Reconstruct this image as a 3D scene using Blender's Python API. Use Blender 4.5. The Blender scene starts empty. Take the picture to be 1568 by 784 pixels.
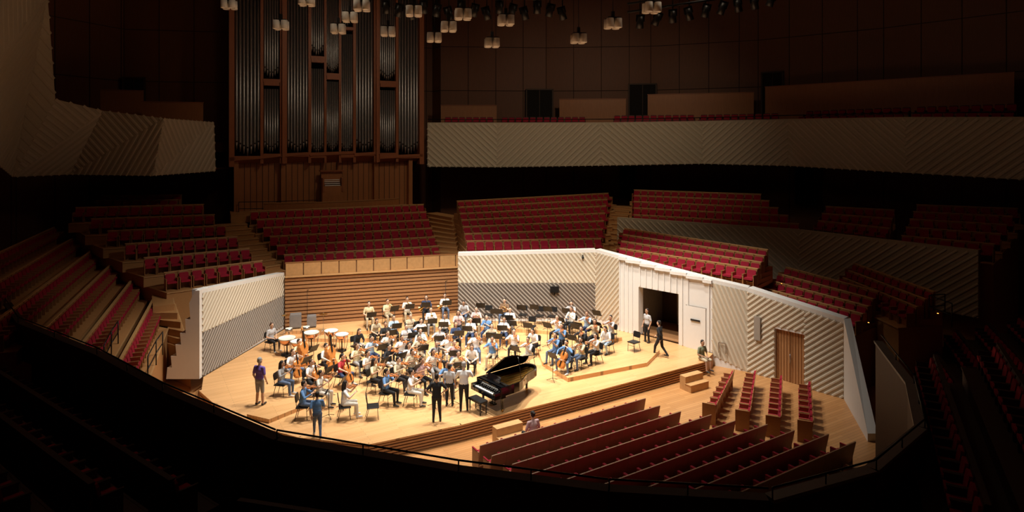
import bpy, math, random
import numpy as np
from mathutils import Vector, Matrix
random.seed(7)
V=Vector
scene=bpy.context.scene
# ------------------------------------------------------------------ materials
def mat(name,col,rough=.6,metal=0.,var=.18,scale=6.,bump=0.,stretch=(1,1,1),spec=.4):
    m=bpy.data.materials.new(name); m.use_nodes=True
    nt=m.node_tree; n=nt.nodes; b=n['Principled BSDF']
    b.inputs['Roughness'].default_value=rough; b.inputs['Metallic'].default_value=metal
    b.inputs['Specular IOR Level'].default_value=spec
    tc=n.new('ShaderNodeTexCoord'); mp=n.new('ShaderNodeMapping'); mp.inputs['Scale'].default_value=stretch
    nz=n.new('ShaderNodeTexNoise'); nz.inputs['Scale'].default_value=scale; nz.inputs['Detail'].default_value=3
    mx=n.new('ShaderNodeMix'); mx.data_type='RGBA'
    c=V(col); mx.inputs[6].default_value=(*(c*(1-var)),1); mx.inputs[7].default_value=(*[min(1,x*(1+var)) for x in c],1)
    nt.links.new(tc.outputs['Object'],mp.inputs[0]); nt.links.new(mp.outputs[0],nz.inputs[0])
    nt.links.new(nz.outputs[0],mx.inputs[0]); nt.links.new(mx.outputs[2],b.inputs['Base Color'])
    if bump:
        bp=n.new('ShaderNodeBump'); bp.inputs['Strength'].default_value=bump; bp.inputs['Distance'].default_value=.02
        nt.links.new(nz.outputs[0],bp.inputs['Height']); nt.links.new(bp.outputs[0],b.inputs['Normal'])
    return m
def planks(name,c1,c2,ang,w=.12,l=2.4,rough=.35,gap=.5):
    m=bpy.data.materials.new(name); m.use_nodes=True
    nt=m.node_tree; n=nt.nodes; b=n['Principled BSDF']; b.inputs['Roughness'].default_value=rough
    b.inputs['Specular IOR Level'].default_value=.35
    tc=n.new('ShaderNodeTexCoord'); mp=n.new('ShaderNodeMapping'); mp.inputs['Rotation'].default_value=(0,0,ang)
    br=n.new('ShaderNodeTexBrick'); br.inputs['Color1'].default_value=(*c1,1); br.inputs['Color2'].default_value=(*c2,1)
    br.inputs['Mortar'].default_value=(*[x*gap for x in c1],1); br.inputs['Scale'].default_value=1
    br.inputs['Mortar Size'].default_value=.006; br.inputs['Brick Width'].default_value=l; br.inputs['Row Height'].default_value=w
    nz=n.new('ShaderNodeTexNoise'); nz.inputs['Scale'].default_value=.7; nz.inputs['Detail'].default_value=4
    mx=n.new('ShaderNodeMix'); mx.data_type='RGBA'; mx.blend_type='MULTIPLY'; mx.inputs[0].default_value=.45
    nt.links.new(tc.outputs['Object'],mp.inputs[0]); nt.links.new(mp.outputs[0],br.inputs[0]); nt.links.new(mp.outputs[0],nz.inputs[0])
    nt.links.new(br.outputs[0],mx.inputs[6])
    rm=n.new('ShaderNodeMapRange'); rm.inputs[3].default_value=.75; rm.inputs[4].default_value=1.25
    nt.links.new(nz.outputs[0],rm.inputs[0]); nt.links.new(rm.outputs[0],mx.inputs[7])
    nt.links.new(mx.outputs[2],b.inputs['Base Color'])
    return m
def emis(name,col,s):
    m=bpy.data.materials.new(name); m.use_nodes=True; b=m.node_tree.nodes['Principled BSDF']
    b.inputs['Base Color'].default_value=(*col,1); b.inputs['Emission Color'].default_value=(*col,1); b.inputs['Emission Strength'].default_value=s
    return m
TH=math.radians(31)
m_stage=planks('stage_planks',(.78,.455,.21),(.69,.385,.165),-TH)
m_floor=planks('hall_floor_planks',(.58,.30,.12),(.49,.24,.09),-TH,.14)
m_step=mat('terrace_wood',(.48,.24,.09),.5,stretch=(1,6,6))
m_slat=mat('slat_wood',(.46,.23,.10),.5,stretch=(1,1,8))
m_slatgap=mat('slat_gap',(.20,.09,.04),.8)
m_panelwood=mat('parapet_wood',(.58,.33,.14),.5)
m_wallwood=mat('wall_wood',(.15,.052,.019),.55,stretch=(6,6,.6),scale=3)
m_wallseam=mat('wall_seam',(.045,.017,.008),.8)
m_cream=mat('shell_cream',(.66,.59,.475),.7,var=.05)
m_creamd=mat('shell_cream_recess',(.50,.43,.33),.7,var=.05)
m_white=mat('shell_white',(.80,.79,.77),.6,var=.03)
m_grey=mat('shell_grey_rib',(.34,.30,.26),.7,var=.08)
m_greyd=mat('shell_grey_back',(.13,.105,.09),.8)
m_balc=mat('balcony_plaster',(.45,.38,.28),.7,var=.06)
m_balcr=mat('balcony_rib',(.54,.46,.35),.7,var=.06)
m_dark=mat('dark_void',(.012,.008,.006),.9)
m_black=mat('black_satin',(.012,.012,.013),.4)
m_blackm=mat('black_metal',(.02,.02,.022),.4,.6)
m_steel=mat('steel',(.45,.45,.47),.3,1.)
m_red=mat('seat_velvet',(.34,.008,.030),.85,var=.25,scale=2,bump=.2)
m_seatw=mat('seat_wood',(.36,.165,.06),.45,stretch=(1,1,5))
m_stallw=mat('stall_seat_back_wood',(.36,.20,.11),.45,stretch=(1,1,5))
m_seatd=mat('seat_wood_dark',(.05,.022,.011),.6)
m_case=mat('organ_case_wood',(.30,.095,.035),.45,stretch=(5,5,.5),scale=3)
m_pipe=mat('organ_pipe_tin',(.42,.41,.41),.36,.8,var=.1)
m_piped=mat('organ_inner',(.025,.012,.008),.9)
m_base=mat('organ_base_wood',(.36,.14,.05),.45,stretch=(5,5,.5),scale=3)
m_gold=mat('gold_plate',(.55,.33,.08),.35,.7)
m_pianoblack=mat('piano_lacquer',(.006,.006,.007),.08,spec=.7)
m_key=mat('ivory',(.85,.83,.78),.3,var=.03)
m_paper=mat('sheet_paper',(.85,.84,.80),.7,var=.03)
m_viol=mat('violin_varnish',(.38,.12,.03),.3,var=.3)
m_cello=mat('cello_varnish',(.55,.20,.045),.28,var=.3)
m_ebony=mat('ebony',(.015,.012,.01),.4)
m_brass=mat('brass',(.75,.50,.18),.25,1.)
m_copper=mat('copper',(.65,.33,.18),.25,1.)
m_drum=mat('drum_head',(.80,.76,.68),.5,var=.03)
m_case2=mat('grey_case',(.22,.21,.21),.5)
m_canopy=mat('canopy_plaster',(.55,.45,.33),.7)
m_lampw=mat('lamp_white',(.84,.81,.76),.5)
m_lampe=emis('lamp_core',(1,.88,.70),1.2)
m_exit=emis('aisle_light',(1,.25,.04),6)
m_backst=mat('backstage_wall',(.30,.27,.23),.7)
m_backdoor=mat('backstage_door',(.55,.50,.42),.6)
# ------------------------------------------------------------------ mesh builder
class MB:
    def __init__(s): s.v=[];s.f=[];s.mi=[];s.sm=[];s.mats=[];s.m=Matrix.Identity(4)
    def mid(s,m):
        if m not in s.mats: s.mats.append(m)
        return s.mats.index(m)
    def add(s,vs,fs,m,smooth=False):
        o=len(s.v); s.v+= [tuple(s.m@V(p)) for p in vs]
        k=s.mid(m)
        for f in fs: s.f.append([i+o for i in f]); s.mi.append(k); s.sm.append(smooth)
    def box(s,c,d,m,R=None):
        x,y,z=[t/2 for t in d]; vs=[]
        for a in(-1,1):
            for b in(-1,1):
                for e in(-1,1):
                    p=V((a*x,b*y,e*z)); p=(R@p if R is not None else p)+V(c); vs.append(p)
        s.add(vs,[(0,1,3,2),(4,6,7,5),(0,4,5,1),(2,3,7,6),(0,2,6,4),(1,5,7,3)],m)
    def cbox(s,c,d,m,R=None,ch=.02):
        x,y,z=[t/2 for t in d]; q=min(ch,x*.9,z*.9)
        pr=[(-x+q,-z),(x-q,-z),(x,-z+q),(x,z-q),(x-q,z),(-x+q,z),(-x,z-q),(-x,-z+q)]
        vs=[]
        for yy in(-y,y):
            for a,b in pr:
                p=V((a,yy,b)); vs.append((R@p if R is not None else p)+V(c))
        fs=[tuple(range(8)),tuple(range(15,7,-1))]+[(i,i+8,(i+1)%8+8,(i+1)%8) for i in range(8)]
        s.add(vs,fs,m)
    def prism(s,poly,z0,z1,m,mtop=None):
        n=len(poly)
        a=sum(poly[i][0]*poly[(i+1)%n][1]-poly[(i+1)%n][0]*poly[i][1] for i in range(n))
        if a<0: poly=poly[::-1]
        zt=z1 if isinstance(z1,(list,tuple)) else [z1]*n
        if a<0: zt=list(zt)[::-1]
        vs=[(p[0],p[1],z0) for p in poly]+[(p[0],p[1],zt[i]) for i,p in enumerate(poly)]
        s.add(vs,[tuple(range(n-1,-1,-1))]+[(i,(i+1)%n,(i+1)%n+n,i+n) for i in range(n)],m)
        s.add(vs[n:],[tuple(range(n))],mtop or m)
    def tube(s,pts,rs,m,seg=8,cap=True,smooth=True):
        pts=[V(p) for p in pts]
        if not isinstance(rs,(list,tuple)): rs=[rs]*len(pts)
        vs=[];up=None
        for i,p in enumerate(pts):
            d=(pts[min(i+1,len(pts)-1)]-pts[max(i-1,0)]).normalized()
            if up is None:
                up=d.orthogonal().normalized()
            a=(up-d*up.dot(d)).normalized(); up=a; b=d.cross(a)
            for k in range(seg):
                t=2*math.pi*k/seg; vs.append(p+(a*math.cos(t)+b*math.sin(t))*rs[i])
        fs=[]
        for i in range(len(pts)-1):
            for k in range(seg):
                k2=(k+1)%seg; fs.append((i*seg+k,i*seg+k2,(i+1)*seg+k2,(i+1)*seg+k))
        if cap:
            fs.append(tuple(range(seg-1,-1,-1))); o=(len(pts)-1)*seg; fs.append(tuple(range(o,o+seg)))
        s.add(vs,fs,m,smooth)
    def cyl(s,c,r,h,m,seg=12,r2=None):
        s.tube([c,(c[0],c[1],c[2]+h)],[r,r if r2 is None else r2],m,seg,smooth=False)
    def ell(s,c,r,m,seg=12,rings=8,R=None):
        vs=[];fs=[]
        for i in range(rings+1):
            ph=math.pi*(i+ (0.02 if i==0 else (-.02 if i==rings else 0)))/rings
            for k in range(seg):
                t=2*math.pi*k/seg
                p=V((r[0]*math.sin(ph)*math.cos(t),r[1]*math.sin(ph)*math.sin(t),r[2]*math.cos(ph)))
                vs.append((R@p if R is not None else p)+V(c))
        for i in range(rings):
            for k in range(seg):
                k2=(k+1)%seg; fs.append((i*seg+k,(i+1)*seg+k,(i+1)*seg+k2,i*seg+k2))
        fs.append(tuple(range(seg))); o=rings*seg; fs.append(tuple(range(o+seg-1,o-1,-1)))
        s.add(vs,fs,m,True)
    def lathe(s,prof,c,m,seg=20):
        vs=[];fs=[]
        for r,z in prof:
            for k in range(seg):
                t=2*math.pi*k/seg; vs.append((c[0]+r*math.cos(t),c[1]+r*math.sin(t),c[2]+z))
        for i in range(len(prof)-1):
            for k in range(seg):
                k2=(k+1)%seg; fs.append((i*seg+k,i*seg+k2,(i+1)*seg+k2,(i+1)*seg+k))
        s.add(vs,fs,m,True)
    def mesh(s,name):
        me=bpy.data.meshes.new(name); me.from_pydata(s.v,[],s.f)
        for m in s.mats: me.materials.append(m)
        me.polygons.foreach_set('material_index',s.mi); me.polygons.foreach_set('use_smooth',s.sm); me.update()
        return me
    def obj(s,name,M=None):
        return place(s.mesh(name),name,M)
def place(me,name,M=None):
    o=bpy.data.objects.new(name,me); scene.collection.objects.link(o)
    if M is not None: o.matrix_world=M
    return o
def TR(x,y,z,a=0): return Matrix.Translation((x,y,z))@Matrix.Rotation(a,4,'Z')
def face(x,y,tx,ty): return math.atan2(ty-y,tx-x)-math.pi/2
def lerp(a,b,t): return tuple(a[i]*(1-t)+b[i]*t for i in range(len(a)))
def ribs(mb,poly,ang,sp,w,dep,m,nrm_to):
    P=[V(p) for p in poly]; u=(P[1]-P[0]).normalized()
    nr=Vector((0,0,0))
    for i in range(len(P)): nr+= (P[i]-P[0]).cross(P[(i+1)%len(P)]-P[0])
    nr.normalize()
    if nr.dot(V(nrm_to)-P[0])<0: nr=-nr
    w2=nr.cross(u).normalized()
    if w2.z<0: w2=-w2
    q=[((p-P[0]).dot(u),(p-P[0]).dot(w2)) for p in P]
    d=(math.cos(ang),math.sin(ang)); e=(-d[1],d[0])
    vals=[a*e[0]+b*e[1] for a,b in q]; t=min(vals)+sp*.5
    while t<max(vals):
        hits=[]
        for i in range(len(q)):
            j=(i+1)%len(q); a,b=vals[i],vals[j]
            if (a-t)*(b-t)<0:
                k=(t-a)/(b-a); x=q[i][0]+(q[j][0]-q[i][0])*k; y=q[i][1]+(q[j][1]-q[i][1])*k
                hits.append((x*d[0]+y*d[1],x,y))
        hits.sort()
        for h in range(0,len(hits)-1,2):
            A=P[0]+u*hits[h][1]+w2*hits[h][2]; B=P[0]+u*hits[h+1][1]+w2*hits[h+1][2]
            if (B-A).length<.05: continue
            ev=(u*e[0]+w2*e[1])*w*.5
            vs=[A-ev,A+ev,A+ev*.5+nr*dep,A-ev*.5+nr*dep,B-ev,B+ev,B+ev*.5+nr*dep,B-ev*.5+nr*dep]
            mb.add(vs,[(0,1,2,3),(7,6,5,4),(1,5,6,2),(3,2,6,7),(0,3,7,4)],m)
        t+=sp
# ------------------------------------------------------------------ stage
stage_poly=[(-13.55,28.1),(-12.9,26.6),(-11.6,25.2),(-9.8,23.6),(-7.4,22.4),(-4.9,21.9),(-1.9,23.4),(3.3,26.5),(9.1,30.15),(9.8,31.2),
            (8.6,32.6),(6.0,35.2),(4.8,36.4),(-3,36.4),(-3.2,38.0),(-12.55,35.2)]
mb=MB(); mb.prism(stage_poly,-.6,0,m_slat,m_stage)
fr=stage_poly[1:9]
for i in range(len(fr)-1):
    a,b=V(fr[i]),V(fr[i+1]); d=(b-a).normalized(); nn=V((d.y,-d.x))
    ang=math.atan2(d.y,d.x); R=Matrix.Rotation(ang,3,'Z'); c=(a+b)/2
    mb.box((c.x+nn.x*.01,c.y+nn.y*.01,-.32),((b-a).length,.04,.52),m_slatgap,R)
    for k in range(5):
        mb.box((c.x+nn.x*.05,c.y+nn.y*.05,-.54+k*.105),((b-a).length+.03,.05,.06),m_slat,R)
    mb.box((c.x+nn.x*.04,c.y+nn.y*.04,-.02),((b-a).length+.04,.12,.06),m_stage,R)
mb.obj('stage')
R1=[(2.4,27.5),(6.2,29.4),(7.2,31.2),(6.4,33.4),(4.8,35.5),(-3,35.6),(-3.1,37.4),(-12,34.6),(-12.4,33.2),(-8.6,32.9),(-5,33.4),(-1.4,33.2),(1.2,32.2),(1.4,29.5)]
R2=[(5.6,32.6),(5.6,34.1),(4.5,35.5),(-3,35.65),(-3.15,37.35),(-12,34.55),(-12,33.8),(-8.4,33.6),(-5,34.4),(-1,34.4),(2.4,33.6),(4.0,31.8)]
mb=MB(); mb.prism(R1,0,.18,m_stage)
mb.obj('stage_riser')
mb=MB(); mb.prism(R2,.182,.36,m_stage); mb.obj('stage_riser')
mb=MB(); mb.prism([(-9.9,23.9),(-8.9,23.45),(-7.9,24.9),(-8.9,25.4)],0,.15,m_stage); mb.obj('stage_riser')
def inside(x,y,P):
    c=False;n=len(P)
    for i in range(n):
        x1,y1=P[i];x2,y2=P[(i+1)%n]
        if (y1>y)!=(y2>y) and x<(x2-x1)*(y-y1)/(y2-y1)+x1: c=not c
    return c
def sz(x,y): return .36 if inside(x,y,R2) else (.18 if inside(x,y,R1) else 0)
for (x,y) in((-.25,23.55),(7.9,28.65)):
    mb=MB(); 
    for k in range(2): mb.box((0,-.2+.32*k-.3,-.6+.15*(k+1)),(1.1,.34,.3*(k+1)),m_panelwood)
    mb.box((0,-.5,-.29),(1.14,.35,.02),m_panelwood)
    mb.obj('stage_steps',TR(x,y,0,TH))
mb=MB(); mb.prism([(-34,-4),(36,-4),(36,60),(-34,60)],-.8,-.6,m_floor); mb.obj('floor')
# ------------------------------------------------------------------ shell walls
W=[(-3.05,36.2,4.05),(4.72,36.2,4.25),(5.9,35.0,4.1),(9.8,31.3,3.6),(11.2,30.4,3.4),(14.1,27.2,2.8)]
TGT=(-2,26,1.5)
mb=MB()
def wseg(mb,p,q,thick,z0,z1p,z1q,body=m_white):
    d=(V(q[:2])-V(p[:2])).normalized(); o=V((-d.y,d.x))*thick
    mb.prism([(p[0],p[1]),(q[0],q[1]),(q[0]+o.x,q[1]+o.y),(p[0]+o.x,p[1]+o.y)],z0,[z1p,z1q,z1q,z1p],body,m_white)
def along(p,q,t): return tuple(p[i]*(1-t)+q[i]*t for i in range(3))
wseg(mb,W[0],W[1],.45,0,W[0][2],W[1][2])
wseg(mb,W[1],W[2],.45,0,W[1][2],W[2][2])
a,b=along(W[2],W[3],.22),along(W[2],W[3],.66)
wseg(mb,W[2],a,.45,0,W[2][2],a[2]); wseg(mb,b,W[3],.45,0,b[2],W[3][2])
d=(V(b[:2])-V(a[:2])).normalized(); o=V((-d.y,d.x))*.45
mb.prism([(a[0],a[1]),(b[0],b[1]),(b[0]+o.x,b[1]+o.y),(a[0]+o.x,a[1]+o.y)],2.58,[a[2],b[2],b[2],a[2]],m_white)
wseg(mb,W[3],W[4],.5,-.6,W[3][2],W[4][2])
a2,b2=along(W[4],W[5],.30),along(W[4],W[5],.62)
wseg(mb,W[4],a2,.5,-.6,W[4][2],a2[2]); wseg(mb,b2,W[5],.5,-.6,b2[2],W[5][2])
d2=(V(b2[:2])-V(a2[:2])).normalized(); o2=V((-d2.y,d2.x))*.5
mb.prism([(a2[0],a2[1]),(b2[0],b2[1]),(b2[0]+o2.x,b2[1]+o2.y),(a2[0]+o2.x,a2[1]+o2.y)],1.75,[a2[2],b2[2],b2[2],a2[2]],m_white)
mb.prism([(14.1,27.2),(14.45,27.3),(13.3,23.3),(12.95,23.3)],-.6,[2.8,2.8,-.3,-.3],m_white)
def fq(p,q,z0p,z0q,z1p,z1q,off=.012):
    d=(V(q[:2])-V(p[:2])).normalized(); nn=V((d.y,-d.x))*off
    return [(p[0]+nn.x,p[1]+nn.y,z0p),(q[0]+nn.x,q[1]+nn.y,z0q),(q[0]+nn.x,q[1]+nn.y,z1q),(p[0]+nn.x,p[1]+nn.y,z1p)]
def ribpanel(mb,Q,ang,sp,w,dep,mback,mrib):
    mb.add(Q,[(0,1,2,3)],mback); ribs(mb,Q,ang,sp,w,dep,mrib,TGT)
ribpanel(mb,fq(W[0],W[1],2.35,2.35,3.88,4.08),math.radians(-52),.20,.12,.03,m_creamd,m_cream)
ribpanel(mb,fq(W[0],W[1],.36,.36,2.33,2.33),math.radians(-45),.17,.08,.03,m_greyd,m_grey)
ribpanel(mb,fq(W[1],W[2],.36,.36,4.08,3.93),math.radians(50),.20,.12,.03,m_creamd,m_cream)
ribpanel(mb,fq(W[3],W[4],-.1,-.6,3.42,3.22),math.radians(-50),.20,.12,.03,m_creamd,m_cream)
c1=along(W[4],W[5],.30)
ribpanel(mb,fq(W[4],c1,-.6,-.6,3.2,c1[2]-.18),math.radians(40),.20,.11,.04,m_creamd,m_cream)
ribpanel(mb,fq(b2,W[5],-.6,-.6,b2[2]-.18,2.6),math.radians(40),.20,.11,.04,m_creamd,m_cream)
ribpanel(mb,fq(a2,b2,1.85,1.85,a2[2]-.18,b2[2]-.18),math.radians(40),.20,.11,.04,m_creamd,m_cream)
RF=Matrix.Rotation(math.radians(-43),3,'Z')
for t in(.0,.05,.1,.15,.70,.76,.97):
    p=along(W[2],W[3],t); mb.box((p[0]-.02,p[1]-.03,p[2]/2),(.05,.05,p[2]-.1),m_white,RF)
for k in range(7):
    p=along(W[2],W[3],.24+.4*k/6); mb.box((p[0]-.02,p[1]-.03,3.15),(.05,.05,1.0),m_white,RF)
for k in range(12):
    p=along(W[2],W[3],(k+.5)/12); mb.box((p[0]-.06,p[1]-.07,p[2]-.09-.05*(k%2)),(.46,.12,.16),m_white,RF)
p=along(W[2],W[3],.84); mb.box((p[0]-.03,p[1]-.04,1.05),(1.05,.04,2.1),m_white,RF)
mb.box((p[0]-.07,p[1]-.08,1.45),(.5,.04,.08),m_black,RF); mb.box((p[0]-.02,p[1]-.03,2.12),(1.1,.03,.03),m_grey,RF)
p=along(W[4],W[5],.12); mb.box((p[0]-.08,p[1]-.08,1.6),(.3,.05,1.1),m_grey,Matrix.Rotation(math.radians(-48),3,'Z'))
p=along(W[3],W[4],.3)
for sx in(-1,1): mb.box((p[0]-.06+sx*.14,p[1]-.1-sx*.1,.35),(.03,.04,.5),m_steel)
mb.box((p[0]-.06,p[1]-.1,.6),(.34,.04,.03),m_steel,Matrix.Rotation(math.radians(-33),3,'Z'))
mb.obj('wall_stage_right')
mb=MB(); mb.box((2.4,36.08,2.0),(.5,.1,.35),m_black); mb.box((2.4,36.13,1.85),(.08,.08,.3),m_blackm); mb.box((2.4,36.02,2.0),(.42,.02,.27),m_blackm); mb.obj('wall_monitor')
for (x,y,z) in((4.0,36.1,3.8),):
    mb=MB(); mb.ell((x,y,z),(.07,.07,.09),m_black); mb.box((x,y+.06,z+.1),(.06,.1,.1),m_blackm); mb.obj('security_camera')
mb=MB(); pa=V(a[:2]);pb=V(b[:2]);nn=V((-d.y,d.x))
mb.prism([tuple(pa+nn*3.3-d*1.5),tuple(pb+nn*3.3+d*1.5),tuple(pb+nn*3.4+d*1.5),tuple(pa+nn*3.4-d*1.5)],0,3,m_seatd)
mb.prism([tuple(pa+nn*.45-d*.6),tuple(pb+nn*.45+d*.5),tuple(pb+nn*3.4+d*.5),tuple(pa+nn*3.4-d*.6)],-.05,0,m_slat)
mb.prism([tuple(pa+nn*.45-d*.6),tuple(pa+nn*.45-d*.5),tuple(pa+nn*3.3-d*.5),tuple(pa+nn*3.3-d*.6)],0,2.9,m_backst)
mb.prism([tuple(pb+nn*.45+d*.5),tuple(pb+nn*.45+d*.6),tuple(pb+nn*3.3+d*.6),tuple(pb+nn*3.3+d*.5)],0,2.9,m_seatd)
mb.prism([tuple(pa+nn*.45-d*.6),tuple(pb+nn*.45+d*.6),tuple(pb+nn*3.4+d*.6),tuple(pa+nn*3.4-d*.6)],2.9,3.0,m_seatd)
q=pa+nn*3.2+d*.9; RB_=Matrix.Rotation(math.atan2(d.y,d.x),3,'Z')
mb.box((q.x,q.y,1.1),(.75,.05,2.2),m_backdoor,RB_); q=q+d*.8; mb.box((q.x,q.y,1.1),(.5,.05,2.2),m_black,RB_)
mb.obj('wall_backstage')
mb=MB(); q=pb+nn*.1; R=Matrix.Rotation(math.atan2(nn.y,nn.x)+.12,3,'Z')
mb.box((q.x+nn.x*.5,q.y+nn.y*.5,1.28),(.95,.06,2.5),m_seatd,R); mb.tube([(q.x+nn.x*.8-.1,q.y+nn.y*.8-.05,1.0),(q.x+nn.x*.8-.1,q.y+nn.y*.8-.05,1.3)],.02,m_steel); mb.obj('door_1')
mb=MB(); pc=(V(a2[:2])+V(b2[:2]))/2; R=Matrix.Rotation(math.atan2(d2.y,d2.x),3,'Z'); L=(V(b2[:2])-V(a2[:2])).length
n2=V((-d2.y,d2.x))
for k in(-1,1): mb.box((pc.x+n2.x*.2+d2.x*k*L/4,pc.y+n2.y*.2+d2.y*k*L/4,.56),(L/2-.03,.06,2.3),m_slat,R)
for k in range(10): mb.box((pc.x+n2.x*.16+d2.x*(k-4.5)*L/10.5,pc.y+n2.y*.16+d2.y*(k-4.5)*L/10.5,.56),(.03,.03,2.28),m_seatw,R)
mb.tube([(pc.x+n2.x*.08,pc.y+n2.y*.08,.3),(pc.x+n2.x*.08,pc.y+n2.y*.08,.7)],.02,m_steel); mb.obj('door_2')
L0=(-13.6,28.1,3.85);L1=(-12.6,35.4,3.1)
mb=MB(); mb.prism([L0[:2],L1[:2],(L1[0]-.45,L1[1]),(L0[0]-.45,L0[1])],-.0,[3.85,3.1,3.1,3.85],m_white)
def ql(z0a,z0b,z1a,z1b): return [(L0[0]+.012,L0[1],z0a),(L1[0]+.012,L1[1],z0b),(L1[0]+.012,L1[1],z1b),(L0[0]+.012,L0[1],z1a)]
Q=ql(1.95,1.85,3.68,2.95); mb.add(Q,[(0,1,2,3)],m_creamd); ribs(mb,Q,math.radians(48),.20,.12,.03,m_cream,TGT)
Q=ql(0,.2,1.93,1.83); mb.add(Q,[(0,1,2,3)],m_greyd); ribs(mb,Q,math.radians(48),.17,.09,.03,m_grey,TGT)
prof=[(0,0),(-1.45,0),(-1.4,.5),(-1.2,.5),(-1.25,1.0),(-1.0,1.0),(-1.05,1.5),(-.8,1.5),(-.85,2.0),(-.6,2.0),(-.62,2.6),(-.4,2.6),(-.45,3.3),(-.2,3.85),(0,3.85)]
vs=[(L0[0]+x,27.85,z) for x,z in prof]+[(L0[0]+x,28.6,z) for x,z in prof]; n=len(prof)
mb.add(vs,[tuple(range(n)),tuple(range(2*n-1,n-1,-1))]+[(i,i+n,(i+1)%n+n,(i+1)%n) for i in range(n)],m_white)
mb.obj('wall_stage_left')
B0=V((-12.5,35.25));B1=V((-1.5,38.6)); bd=(B1-B0).normalized(); bl=(B1-B0).length; ba=math.atan2(bd.y,bd.x); R=Matrix.Rotation(ba,3,'Z'); bn=V((bd.y,-bd.x)); bc=(B0+B1)/2
mb=MB(); mb.box((bc.x-bn.x*.1,bc.y-bn.y*.1,1.4),(bl,.16,2.85),m_slatgap,R)
for k in range(13): mb.box((bc.x,bc.y,.25+k*.205),(bl,.09,.135),m_slat,R)
mb.box((bc.x,bc.y,2.88),(bl,.3,.06),m_panelwood,R)
np_=12
for k in range(np_):
    t=(k+.5)/np_; c=B0+(B1-B0)*t-bn*.15; mb.box((c.x,c.y,3.25),(bl/np_-.06,.06,.66),m_panelwood,R)
c=bc-bn*.19; mb.box((c.x,c.y,3.25),(bl,.03,.7),m_slatgap,R); mb.box((c.x,c.y,3.62),(bl,.14,.05),m_seatw,R)
mb.obj('wall_stage_back')
# ------------------------------------------------------------------ seats
def seat(mb,x,y,z,a,wood,full=True):
    old=mb.m; mb.m=TR(x,y,z,a)      # faces +Y
    Rb=Matrix.Rotation(math.radians(10),3,'X')
    mb.cbox((0,-.20,.60),(.45,.07,.38),m_red,Rb,.05)
    mb.cbox((0,-.245,.60),(.48,.03,.50),wood,Rb,.04)
    mb.cbox((0,.0,.40),(.45,.40,.10),m_red,None,.03)
    for s in(-1,1):
        mb.box((s*.265,-.02,.29),(.035,.38,.56),wood)
        mb.box((s*.265,.0,.58),(.05,.38,.03),wood)
    mb.m=old
def block(name,FL,FR,RL,RR,n,z0,z1,seats=True,zb=-.6,wood=None,step=m_step,sp=.56,margin=.35,front=.55,rail=True):
    wood=wood or m_seatw
    back=((V(RL)+V(RR))-(V(FL)+V(FR)))*.5
    rows=[]
    for i in range(n):
        t=i/max(1,n-1); L=V(lerp(FL,RL,t));R_=V(lerp(FR,RR,t)); d=(R_-L).normalized(); nn=V((-d.y,d.x))
        if nn.dot(back)>0: nn=-nn
        rows.append((L,R_,d,nn,z0+(z1-z0)*t))
    mb=MB()
    Lr,Rr,dr,nr,_=rows[-1]; rl=Lr-nr*.6-dr*margin; rr=Rr-nr*.6+dr*margin
    for i,(L,R_,d,nn,z) in enumerate(rows):
        lo=zb if i==0 else rows[i-1][4]
        fl=L+nn*front-d*margin; fr_=R_+nn*front+d*margin
        mb.prism([tuple(fl),tuple(fr_),tuple(rr),tuple(rl)],lo,z,step)
        c=(fl+fr_)/2; Rr_=Matrix.Rotation(math.atan2(d.y,d.x),3,'Z')
        mb.box((c.x+nn.x*.01,c.y+nn.y*.01,z-.02),((fr_-fl).length,.05,.05),m_panelwood if step is m_step else step,Rr_)
        if seats and rail:      # continuous timber back rail behind each row
            c=(L+R_)/2-nn*.33; mb.box((c.x,c.y,z+.43),((R_-L).length+.5,.05,.86),wood,Rr_)
            mb.box((c.x,c.y,z+.87),((R_-L).length+.55,.11,.035),m_panelwood if step is m_step else step,Rr_)
    mb.obj(name.replace('seats','terrace') if seats else name)
    if seats:
        mb=MB()
        for i,(L,R_,d,nn,z) in enumerate(rows):
            ln=(R_-L).length; k=max(1,int(ln/sp)+1); a=math.atan2(nn.y,nn.x)-math.pi/2
            for j in range(k):
                p=L+(R_-L)*(j/max(1,k-1)) if k>1 else L
                seat(mb,p.x,p.y,z,a,wood)
        mb.obj(name)
block('choir_seats',(-13.3,38.1),(-4.9,41.2),(-17,42.3),(-6.65,47.0),6,2.7,4.85)
block('choir_seats',(-2.5,38.9),(5.4,39.9),(-3.4,43.8),(7.6,50.5),7,3.4,5.4)
block('choir_seats',(-17.3,32.5),(-14,35.5),(-26,38.4),(-19.7,40.2),6,2.8,5.5)
block('choir_seats',(-27.2,42),(-22.6,42.5),(-27.4,42.9),(-22.8,43.4),2,5.6,5.85)
block('choir_seats',(6.3,37.3),(11.7,31.5),(7.2,41.2),(12.9,33.3),4,3.2,3.85,zb=3.02)
block('side_seats',(12.7,32.6),(14.9,28.0),(14.9,35),(16.5,29.6),4,1.95,2.55)
block('side_seats',(16.9,33),(17.0,27.6),(18.0,34),(18.0,28.0),3,2.4,2.95)
block('side_seats',(8.4,43.3),(17.0,38.6),(9.7,50),(17.6,46),5,4.5,5.7)
block('side_seats',(19.2,40),(21.3,36.8),(21.3,43),(24.2,41),3,4.5,5.1)
block('side_seats',(20.6,33.5),(23,31),(25,39),(29,37),5,4.5,5.6)
block('side_seats',(-18.3,33.7),(-13.9,23.4),(-27.8,39.3),(-20,21),6,1.6,4.2)
block('side_seats',(15.2,21.4),(18.8,29.6),(19.8,18.5),(24.5,27.5),6,.4,2.6,wood=m_seatd,step=m_seatd)
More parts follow.
